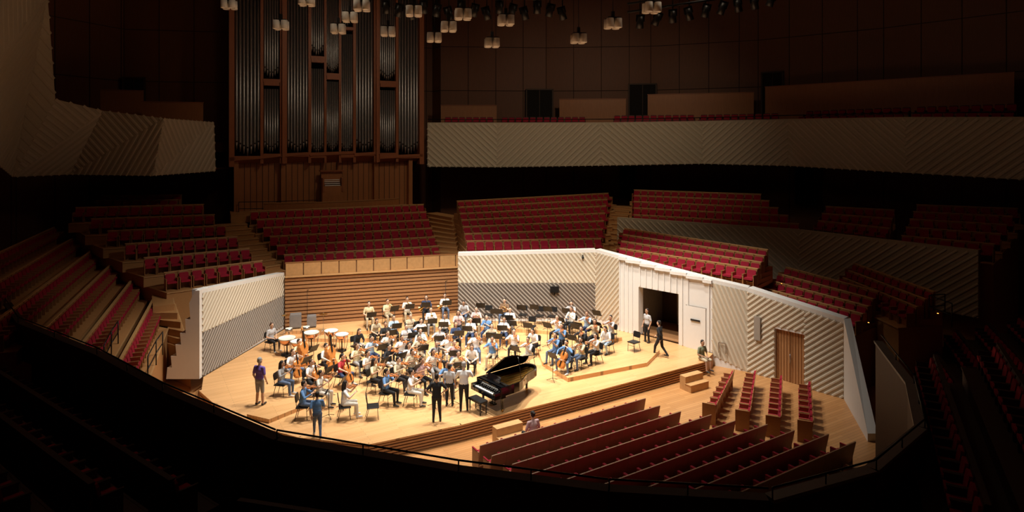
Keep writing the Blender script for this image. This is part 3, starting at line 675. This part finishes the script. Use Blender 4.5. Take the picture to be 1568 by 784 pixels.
def person(name,x,y,z,a,pose,hair='short',top='white',bot='black',skin=None,hcol=None,longsl=False,shorts=False,shoe=None,sc=1.):
    o=place(body(pose,hair,shorts),name,TR(x,y,z,a)@Matrix.Scale(sc,4))
    sk=skin or random.choice(skins); hc=hcol or hairs[random.choice((0,0,0,2,1))]
    sl=[sk,cl[top],cl[bot],hc,shoe or random.choice((m_shoe,m_shoe,m_shoew)),m_eye,cl[top] if longsl else sk,sk if shorts else cl[bot],m_lip]
    for i,m in enumerate(sl): o.material_slots[i].link='OBJECT'; o.material_slots[i].material=m
    return o
# ------------------------------------------------------------------ instruments & furniture (local frame: player faces +Y)
HO=[(0,.05),(.02,.17),(.08,.25),(.2,.29),(.32,.25),(.4,.19),(.5,.16),(.6,.175),(.66,.22),(.78,.235),(.9,.2),(.97,.11),(1,.04)]
def strings_body(mb,base,axis,nrm,L,th,m,neck,scroll=.02):
    base=V(base); y=V(axis).normalized(); n=V(nrm); n=(n-y*n.dot(y)).normalized(); x=y.cross(n)
    old=mb.m; mb.m=Matrix.Translation(base)@Matrix((x,y,n)).transposed().to_4x4()
    ol=[(w*L,t*L) for t,w in HO]+[(-w*L,t*L) for t,w in HO[::-1]]
    k=len(ol); lv=[(.93,-th/2-.004*L),(1,-th/2+.02*L),(1,th/2-.02*L),(.90,th/2+.015*L)]
    vs=[]
    for f,z in lv: vs+=[(px*f,L*.5+(py-L*.5)*f,z) for px,py in ol]
    fs=[tuple(range(k-1,-1,-1)),tuple(range(3*k,4*k))]
    for a_ in range(3): fs+=[(a_*k+i,a_*k+(i+1)%k,(a_+1)*k+(i+1)%k,(a_+1)*k+i) for i in range(k)]
    mb.add(vs,fs,m)
    zt=th/2+.02*L
    mb.box((0,L*.95+neck*.3,zt+.02*L),(L*.07,neck*1.3+.1*L,.02*L),m_ebony)
    mb.tube([(0,L*.98,th*.2),(0,L+neck,zt)],[L*.035,L*.028],m,8)
    mb.box((0,L*.25,zt+.01*L),(L*.08,L*.3,.015*L),m_ebony)
    mb.box((0,L*.46,zt+.03*L),(L*.12,L*.012,.07*L),m_key)
    mb.ell((0,L+neck+.03*L,zt-.02*L),(L*.035,L*.07,L*.05),m,10,8)
    for s in(-1,1):
        mb.box((s*L*.10,L*.45,th/2+.017*L),(L*.012,L*.17,.004),m_ebony)
        for q in(.0,.1): mb.tube([(0,L+neck-.03*L-q*L*.5,zt-.02*L),(s*L*.10,L+neck-.03*L-q*L*.5,zt-.02*L)],L*.012,m_ebony,6)
    mb.m=old
def bow(mb,a_,b_):
    a_=V(a_);b_=V(b_); mb.tube([a_,(a_+b_)/2+V((0,0,.005)),b_],[.006,.005,.004],m_viol,6); o=V((0,0,-.022)); mb.tube([a_+o,b_+o*.6],.003,m_key,4); mb.box(a_+o*.5+(b_-a_)*.06,(.02,.03,.025),m_ebony)
mb=MB(); strings_body(mb,(-.07,.10,1.12),(-.35,1,-.02),(.25,.1,1),.36,.035,m_viol,.22); bow(mb,(.20,.44,1.01),(-.44,.30,1.22)); ME_violin=mb.mesh('violin')
mb=MB(); strings_body(mb,(.02,.46,.24),(-.12,-.38,1),(0,1,.3),.75,.12,m_cello,.32); mb.tube([(.02,.47,.25),(.04,.60,0)],.006,m_steel,6); bow(mb,(.28,.50,.74),(-.40,.46,.62)); ME_cello=mb.mesh('cello')
mb=MB(); strings_body(mb,(.02,.46,.22),(-.12,-.30,1),(0,1,.3),1.10,.19,m_cello,.5); mb.tube([(.02,.47,.24),(.04,.56,0)],.008,m_steel,6); bow(mb,(.28,.62,.74),(-.40,.58,.66)); ME_bass=mb.mesh('double_bass')
mb=MB(); mb.tube([(0,.13,1.17),(0,.2,1.08),(0,.38,.84),(0,.46,.73),(0,.50,.68)],[.007,.014,.015,.018,.034],m_ebony,10)
for t in(.3,.5,.7): p=V((0,.13,1.17)).lerp(V((0,.50,.68)),t); mb.tube([p+V((-.02,.0,.015)),p+V((.02,0,.015))],.005,m_steel,6)
ME_clar=mb.mesh('clarinet')
mb=MB(); mb.tube([(-.30,.12,1.17),(.36,.16,1.14)],[.011,.010],m_steel,8)
for k in range(6): mb.box((-.02+k*.05,.14,1.175),(.02,.014,.012),m_steel)
ME_flute=mb.mesh('flute')
mb=MB(); mb.tube([(0,.14,1.17),(0,.55,1.14),(0,.66,1.14),(0,.72,1.14)],[.008,.010,.03,.065],m_brass,12); mb.tube([(0,.25,1.16),(0,.25,1.06),(0,.5,1.05),(0,.5,1.14)],.009,m_brass,8)
for k in range(3): mb.tube([(0,.32+k*.04,1.04),(0,.32+k*.04,1.2)],.012,m_brass,8)
ME_tpt=mb.mesh('trumpet')
mb=MB(); pts=[(.16*math.cos(t)-.05,.28+.05*math.sin(t),.86+.16*math.sin(t)) for t in [k*math.pi/8 for k in range(17)]]
mb.tube(pts,.016,m_brass,8); pts=[(.11*math.cos(t)-.05,.28,.86+.11*math.sin(t)) for t in [k*math.pi/8 for k in range(17)]]; mb.tube(pts,.012,m_brass,8)
mb.tube([(0,.14,1.17),(-.08,.24,1.02)],.008,m_brass,8); mb.tube([(.08,.25,.8),(.20,.15,.72),(.27,.08,.68),(.32,.03,.66)],[.02,.04,.09,.15],m_brass,14,cap=False); ME_horn=mb.mesh('french_horn')
mb=MB(); mb.cbox((0,0,.455),(.46,.44,.05),m_black,None,.02); mb.cbox((0,-.23,.78),(.42,.035,.28),m_black,Matrix.Rotation(.15,3,'X'),.05)
for s in(-1,1):
    mb.tube([(s*.2,.20,0),(s*.2,.17,.44),(s*.2,-.18,.44),(s*.19,-.24,.9)],.012,m_blackm,6); mb.tube([(s*.2,-.26,0),(s*.2,-.14,.44)],.012,m_blackm,6)
mb.tube([(-.2,.18,.3),(.2,.18,.3)],.008,m_blackm,6); ME_chair=mb.mesh('orchestra_chair')
def stand(paper):
    mb=MB()
    for k in range(3): a_=k*2.094+.5; mb.tube([(0,0,.12),(.27*math.cos(a_),.27*math.sin(a_),.01)],.010,m_blackm,6)
    mb.tube([(0,0,.06),(0,0,1.0)],.012,m_blackm,6)
    R=Matrix.Rotation(math.radians(-28),3,'X')
    mb.box((0,.02,1.1),(.5,.012,.34),m_black,R); mb.box(V((0,.02,1.1))+R@V((0,-.03,-.17)),(.5,.07,.01),m_black,R)
    if paper:
        for s in(-1,1): mb.box(V((0,.02,1.1))+R@V((s*.115,-.011,.0)),(.22,.004,.30),m_paper,R)
    return mb.mesh('music_stand')
ME_st=stand(True); ME_st0=stand(False)
# ------------------------------------------------------------------ orchestra
CX,CY=-1.85,24.7
pl=[ # x,y,kind
(-7.8,23.9,'v'),(-6.25,23.9,'v'),(-7.5,25.0,'v'),(-4.95,25.2,'v'),(-3.97,25.1,'v'),(-9.4,26.1,'v'),(-8.3,26.3,'c'),(-7.2,27.0,'c'),(-9.5,27.6,'c'),(-5.7,26.4,'v'),(-4.75,26.6,'v'),
(-3.75,26.5,'v'),(-2.65,26.1,'v'),(-3.4,27.6,'v'),(-2.3,27.4,'v'),(-8.3,28.4,'b'),(-9.7,29.0,'b'),(-6.9,28.4,'v'),(-6.5,29.5,'v'),(-5.9,30.3,'v'),(-5.45,28.3,'v'),(-4.6,28.5,'v'),
(-4.3,29.6,'v'),(-3.4,28.8,'c'),(-2.6,28.9,'v'),(-1.8,28.6,'l'),(-6.3,31.8,'w'),(-6.1,33.0,'w'),(-5.2,31.4,'w'),(-4.6,32.4,'f'),(-4.3,33.9,'t'),(-3.5,33.3,'w'),(-3.5,31.0,'f'),(-2.8,31.8,'w'),
(-2.1,32.6,'w'),(-1.7,30.2,'v'),(-1.9,34.0,'h'),(-1.0,31.5,'f'),(-.4,32.7,'w'),(.1,30.6,'v'),(.75,29.3,'v'),(1.1,31.0,'l'),(-7.7,34.4,'l'),(-6.8,34.9,'t'),(-5.8,35.4,'t'),(-4.8,35.8,'h'),(-3.8,36.2,'h'),
(-2.6,35.0,'l'),(-.4,35.1,'h'),(2.0,29.4,'v'),(2.45,28.3,'c'),(3.1,28.7,'v'),(3.85,29.3,'v'),(4.6,30.7,'l'),(2.3,32.4,'v'),(3.1,33.3,'w'),(3.8,32.4,'v'),(3.2,34.5,'f'),(5.0,32.3,'v'),(2.4,30.9,'v'),(3.3,30.4,'v'),
(4.1,31.6,'v'),(-5.3,33.3,'w'),(-.9,29.4,'v'),(-.1,33.9,'w'),(-7.5,30.9,'l'),(-6.2,27.4,'v'),(-5.1,29.6,'v'),(-3.0,29.9,'v'),(-2.8,33.3,'w'),(-4.4,30.7,'w'),(-4.3,27.6,'v'),(-1.3,33.1,'w'),(-7.0,32.7,'l')]
kinds={'v':('violinist','violin',ME_violin),'c':('cellist','cello',ME_cello),'b':('double_bassist','cello',ME_bass),'w':('clarinettist','wind',ME_clar),'f':('flautist','violin',ME_flute),
 't':('trumpeter','wind',ME_tpt),'h':('horn_player','wind',ME_horn),'l':('seated_musician','lap',None)}
inames={'v':'violin','c':'cello','b':'double_bass','w':'clarinet','f':'flute','t':'trumpet','h':'french_horn'}
tops=['white','white','offwhite','lightgrey','black','navy','skyblue','beige','white','grey','pink','white','black','blue','yellow','offwhite']
bots=['black','black','jeans','beige','navy','grey','offwhite','black']
hs=['short','long','short','pony']
fixed={0:('blue','jeans'),1:('white','offwhite'),5:('grey','jeans'),7:('red','navy'),6:('white','black'),8:('white','jeans'),42:('yellow','beige'),43:('yellow','beige'),44:('offwhite','beige'),45:('navy','black'),48:('brown','jeans'),53:('white','skyblue'),57:('lightgrey','jeans')}
for i,(x,y,k) in enumerate(pl):
    z=sz(x,y); a_=face(x,y,CX,CY)+random.uniform(-.2,.2)
    nm,pose,ins=kinds[k]
    if k=='l' and i%2: pose='lean'
    t,b_=fixed.get(i,(random.choice(tops),random.choice(bots)))
    h=hs[i%4] if k not in('b','t') else 'short'
    person(nm,x,y,z,a_,pose,h,t,b_,longsl=(i%5==0))
    if ins is not None: place(ins,inames[k],TR(x,y,z,a_))
    place(ME_chair,'orchestra_chair',TR(x,y,z,a_))
    if (i%2==0 or k in'wfth') and i<67:
        fx,fy=-math.sin(a_),math.cos(a_); r=.95
        sx,sy=x+fx*r,y+fy*r
        place(ME_st if i%3 else ME_st0,'music_stand',TR(sx,sy,sz(sx,sy),a_))
for (x,y) in((-5.2,23.9),(5.9,31.0),(-1.3,35.2),(.6,35.2),(1.5,35.0),(2.2,34.9),(1.0,33.6)):
    place(ME_chair,'orchestra_chair',TR(x,y,sz(x,y),face(x,y,CX,CY)))
for (x,y) in((-1.7,34.7),(-.9,34.2),(.5,34.3),(1.2,34.4),(1.9,34.0),(0.0,32.6),(.8,32.2),(3.1,31.4),(4.4,33.2),(-.7,30.4)):
    place(ME_st0,'music_stand',TR(x,y,sz(x,y),face(x,y,CX,CY)))
person('stagehand_in_purple_shirt',-9.9,25.1,0,math.radians(-20),'stand','short','purple','grey',hcol=hairs[3],shorts=True,shoe=m_shoe,sc=1.06)
person('man_in_blue_shirt',-6.8,22.35,0,math.radians(20),'walk','short','blue','jeans',sc=.9)
person('man_in_black',-2.78,23.6,0,math.radians(10),'hips','short','black','black',shoe=m_shoe,hcol=hairs[0])
person('conductor',-1.85,24.55,0,math.radians(0),'conduct','short','white','black',longsl=True,sc=1.07,hcol=hairs[3])
person('assistant_conductor',-2.45,25.0,0,math.radians(-10),'stand','short','lightgrey','black',hcol=hairs[0],sc=.93)
person('stagehand_in_black',7.1,30.7,0,math.radians(50),'walk','short','black','black',longsl=True,shoe=m_shoe)
person('musician_at_door',6.95,32.9,0,math.radians(120),'stand','short','lightgrey','black')
o=person('man_sitting_on_stage_edge',9.0,30.35,-.46,math.radians(-150),'lap','short','olive','beige',shorts=True)
person('percussionist',-11.9,31.6,0,math.radians(-120),'lap','short','lightgrey','black'); place(ME_chair,'orchestra_chair',TR(-11.9,31.6,0,math.radians(-120)))
person('audience_member',.75,22.6,-.6,fa,'lap','bun','pink','black',hcol=hairs[0])
# ------------------------------------------------------------------ percussion
def timp(r):
    mb=MB(); pr=[(.06,.18)]+[(r*math.sin(t),.18+r*.95*(1-math.cos(t))) for t in(.4,.7,1.0,1.3,1.57)]; dz=.82-pr[-1][1]; pr=[(a_,b_+dz) for a_,b_ in pr]; h=.82
    mb.lathe(pr,(0,0,0),m_copper,20); mb.lathe([(r,h-.02),(r+.02,h-.02),(r+.02,h+.03),(r,h+.03),(r-.01,h+.015),(.01,h+.015)],(0,0,0),m_drum,20)
    mb.lathe([(r+.005,h-.03),(r+.03,h-.03),(r+.03,h+.01)],(0,0,0),m_steel,20)
    for k in range(4):
        a_=k*math.pi/2+.4; mb.tube([((r+.02)*math.cos(a_),(r+.02)*math.sin(a_),h-.03),(r*.95*math.cos(a_),r*.95*math.sin(a_),.3),(r*.7*math.cos(a_),r*.7*math.sin(a_),.03)],.016,m_steel,6)
    mb.lathe([(.02,.02),(r*.75,.02),(r*.75,.06),(.02,.08)],(0,0,0),m_blackm,16); mb.tube([(0,0,.05),(0,0,.5)],.03,m_blackm,8); mb.box((0,-r*.8,.06),(.12,.3,.04),m_blackm)
    return mb.mesh('timpani')
for x,y,r in((-10.9,31.0,.38),(-10.0,31.9,.35),(-9.1,32.2,.32),(-8.4,31.6,.30),(-10.2,30.5,.32)): place(timp(r),'timpani',TR(x,y,sz(x,y),.3))
for x,y in((-11.4,32.7),(-10.6,33.0)):
    mb=MB(); mb.lathe([(.01,.80),(.18,.80),(.18,.66),(.01,.66)],(0,0,0),m_steel,18); mb.lathe([(.01,.805),(.175,.805)],(0,0,0),m_drum,18)
    for k in range(3): a_=k*2.094; mb.tube([(0,0,.6),(.25*math.cos(a_),.25*math.sin(a_),0)],.01,m_steel,6)
    mb.obj('snare_drum',TR(x,y,sz(x,y)))
for x,y in((-11.8,33.4),(-9.9,33.6)):
    mb=MB(); mb.lathe([(.01,1.15),(.06,1.14),(.22,1.10)],(0,0,0),m_brass,18); mb.tube([(0,0,.1),(0,0,1.18)],.01,m_steel,6)
    for k in range(3): a_=k*2.094; mb.tube([(0,0,.35),(.28*math.cos(a_),.28*math.sin(a_),0)],.01,m_steel,6)
    mb.obj('suspended_cymbal',TR(x,y,sz(x,y)))
for x,y,s in((-11.6,34.3,1.),(-10.8,34.5,.8)):
    mb=MB(); mb.cbox((0,0,.35*s+.05),(.6*s,.5,.7*s),m_case2,None,.04); mb.box((0,-.26,.35*s+.05),(.5*s,.02,.6*s),m_case2)
    for a_ in(-1,1): mb.box((a_*.24*s,0,.03),(.06,.4,.06),m_blackm); mb.tube([(a_*.31*s,-.08,.4*s),(a_*.31*s,.08,.4*s)],.02,m_steel,6)
    mb.obj('equipment_case',TR(x,y,.36,.3))
for x,y,h in((-11.2,35.0,2.2),(-3.6,34.7,2.4)):
    mb=MB(); mb.tube([(0,0,.05),(0,0,h)],.012,m_blackm,6)
    for k in range(3): a_=k*2.094; mb.tube([(0,0,.2),(.3*math.cos(a_),.3*math.sin(a_),0)],.012,m_blackm,6)
    mb.tube([(0,0,h),(.1,-.1,h+.05)],.02,m_blackm,8); mb.obj('microphone_stand',TR(x,y,sz(x,y)))
# ------------------------------------------------------------------ grand piano
OL=[(.05,.76),(2.45,.76),(2.62,.72),(2.72,.6),(2.76,.42),(2.72,.22),(2.6,.05),(2.35,-.08),(2.05,-.18),(1.75,-.3),(1.5,-.46),(1.25,-.64),(1.0,-.74),(.7,-.77),(.05,-.77)]
mb=MB(); n=len(OL); cx,cy=1.2,.05; IN=[(cx+(x-cx)*.94,cy+(y-cy)*.93) for x,y in OL]
vs=[(x,y,.66) for x,y in OL]+[(x,y,1.0) for x,y in OL]+[(x,y,1.0) for x,y in IN]+[(x,y,.8) for x,y in IN]
fs=[]
for a_ in range(3): fs+=[(a_*n+i,a_*n+(i+1)%n,(a_+1)*n+(i+1)%n,(a_+1)*n+i) for i in range(n)]
mb.add(vs,fs,m_pianoblack); mb.add(vs[:n],[tuple(range(n))],m_pianoblack)
mb.add([(x,y,.88) for x,y in IN],[tuple(range(n))],m_gold)
for k in range(6): mb.box((1.4-.05*k,.5-.2*k,.91),(2.2-.32*k,.05,.05),m_gold)
for k in range(30):
    y0=.66-.045*k; L_=2.3-.058*k if k<24 else .9; mb.box((.45+L_/2,y0,.93),(L_,.006,.004),m_steel)
mb.box((.42,0,.95),(.12,1.4,.1),m_ebony)
mb.box((-.08,0,.66),(.32,1.52,.12),m_pianoblack); mb.box((-.06,0,.735),(.16,1.24,.025),m_key)
for k in range(36):
    if k%7 in(0,1,3,4,5): mb.box((-.02,.6-k*.0335,.755),(.09,.012,.02),m_ebony)
for s in(-1,1): mb.box((-.08,s*.70,.76),(.3,.12,.14),m_pianoblack)
mb.box((.05,0,.86),(.04,1.28,.2),m_pianoblack,Matrix.Rotation(-.2,3,'Y')); mb.box((.16,0,.985),(.26,1.5,.03),m_pianoblack)
mb.box((.32,0,1.12),(.02,.8,.25),m_pianoblack,Matrix.Rotation(.35,3,'Y'))
old=mb.m
lid=[(x if x>.1 else .5,y-.76) for x,y in OL]; vs=[(x,y,0) for x,y in lid]+[(x,y,.025) for x,y in lid]
mb.m=Matrix.Translation((0,.76,1.01))@Matrix.Rotation(math.radians(-38),4,'X')
mb.add(vs,[tuple(range(n)),tuple(range(2*n-1,n-1,-1))]+[(i,(i+1)%n,(i+1)%n+n,i+n) for i in range(n)],m_pianoblack)
mb.box((.75,-.75,.045),(.46,1.48,.022),m_pianoblack)
mb.m=old
mb.tube([(1.15,-.68,1.0),(1.25,-.35,1.0+math.tan(math.radians(38))*1.1)],.014,m_pianoblack,8)
for lx,ly in((.25,.6),(.25,-.6),(2.35,.4)):
    mb.tube([(lx,ly,.66),(lx,ly,.55),(lx,ly,.16),(lx,ly,.1)],[.085,.07,.045,.05],m_pianoblack,8,smooth=False); mb.box((lx,ly,.6),(.2,.2,.12),m_pianoblack)
    mb.tube([(lx,ly-.03,.05),(lx,ly+.03,.05)],.048,m_brass,12); mb.box((lx,ly,.09),(.06,.09,.04),m_brass)
for s in(-1,1): mb.tube([(.35,s*.1,.66),(.3,s*.08,.14)],.015,m_pianoblack,6)
mb.box((.28,0,.14),(.14,.3,.05),m_pianoblack)
for s in(-.08,0,.08): mb.box((.16,s,.10),(.14,.03,.015),m_brass)
mb.obj('grand_piano',TR(-.95,24.75,0,math.radians(39.6)))
mb=MB(); mb.cbox((0,0,.47),(.75,.36,.09),m_black,None,.02)
for sx in(-1,1):
    for sy in(-1,1): mb.tube([(sx*.33,sy*.14,.43),(sx*.33,sy*.14,0)],[.03,.02],m_black,6)
mb.obj('piano_bench',TR(-1.3,24.45,0,math.radians(39.6-90)))
# ------------------------------------------------------------------ lights
def spot(loc,tgt,P,size,blend,col=(1,.92,.80),r=.35,name='stage_spot_light'):
    l=bpy.data.lights.new(name,'SPOT'); l.energy=P; l.spot_size=math.radians(size); l.spot_blend=blend; l.color=col; l.shadow_soft_size=r
    o=bpy.data.objects.new(name,l); scene.collection.objects.link(o); o.location=loc
    o.rotation_euler=(V(tgt)-V(loc)).to_track_quat('-Z','Y').to_euler()
for (x,y,tx,ty) in((-7,27,-7.5,28),(-2,26,-3,27.5),(3,27.5,3,29.5),(-6,30.8,-6,31.5),(0,30.8,0,31.2),(6,29.6,5.5,30.5)):
    spot((x,y,16.3),(tx,ty,0),6900,83,1.)
spot((-4,22,16.5),(-4,33.5,1.5),4600,54,1.); spot((2,24,16.5),(7.5,32,1),4800,54,1.); spot((0,26,16.5),(-13,31,1.5),3600,48,1.)
spot((-2,12,15.5),(-2.5,27,1),4800,46,1.)  # added front fill from the audience side, brightens the backs of standing figures
HC=(1,.80,.55)  # tint of the added hall fill, standing in for light bounced off the stage
spot((-4,33.5,20.5),(-12,47,11),1000,84,1.,HC,.6,'hall_fill_light')
spot((6,33.5,20.5),(6,50,9.5),2100,88,1.,HC,.6,'hall_fill_light')
spot((0,35,21.5),(-1,42,4),1400,95,1.,HC,.6,'hall_fill_light')
for x,P in((-9,200),(9,230)):  # weak added points, extra fill for the hall sides, no real fittings
    l=bpy.data.lights.new('hall_fill_light','POINT'); l.energy=P; l.color=HC; l.shadow_soft_size=1.2
    o=bpy.data.objects.new('hall_fill_light',l); scene.collection.objects.link(o); o.location=(x,29,20.5)
w=bpy.data.worlds.new('w'); scene.world=w; w.use_nodes=True; w.node_tree.nodes['Background'].inputs[0].default_value=(1,.7,.45,1); w.node_tree.nodes['Background'].inputs[1].default_value=.003
scene.view_settings.view_transform='Standard'
# ------------------------------------------------------------------ camera
c=bpy.data.cameras.new('cam'); co=bpy.data.objects.new('camera',c); scene.collection.objects.link(co)
co.location=(0,0,10.3); co.rotation_euler=(math.pi/2,0,0); c.lens=22.5; c.sensor_width=36; c.shift_y=-.111; c.clip_end=200; c.clip_start=.1
scene.camera=co
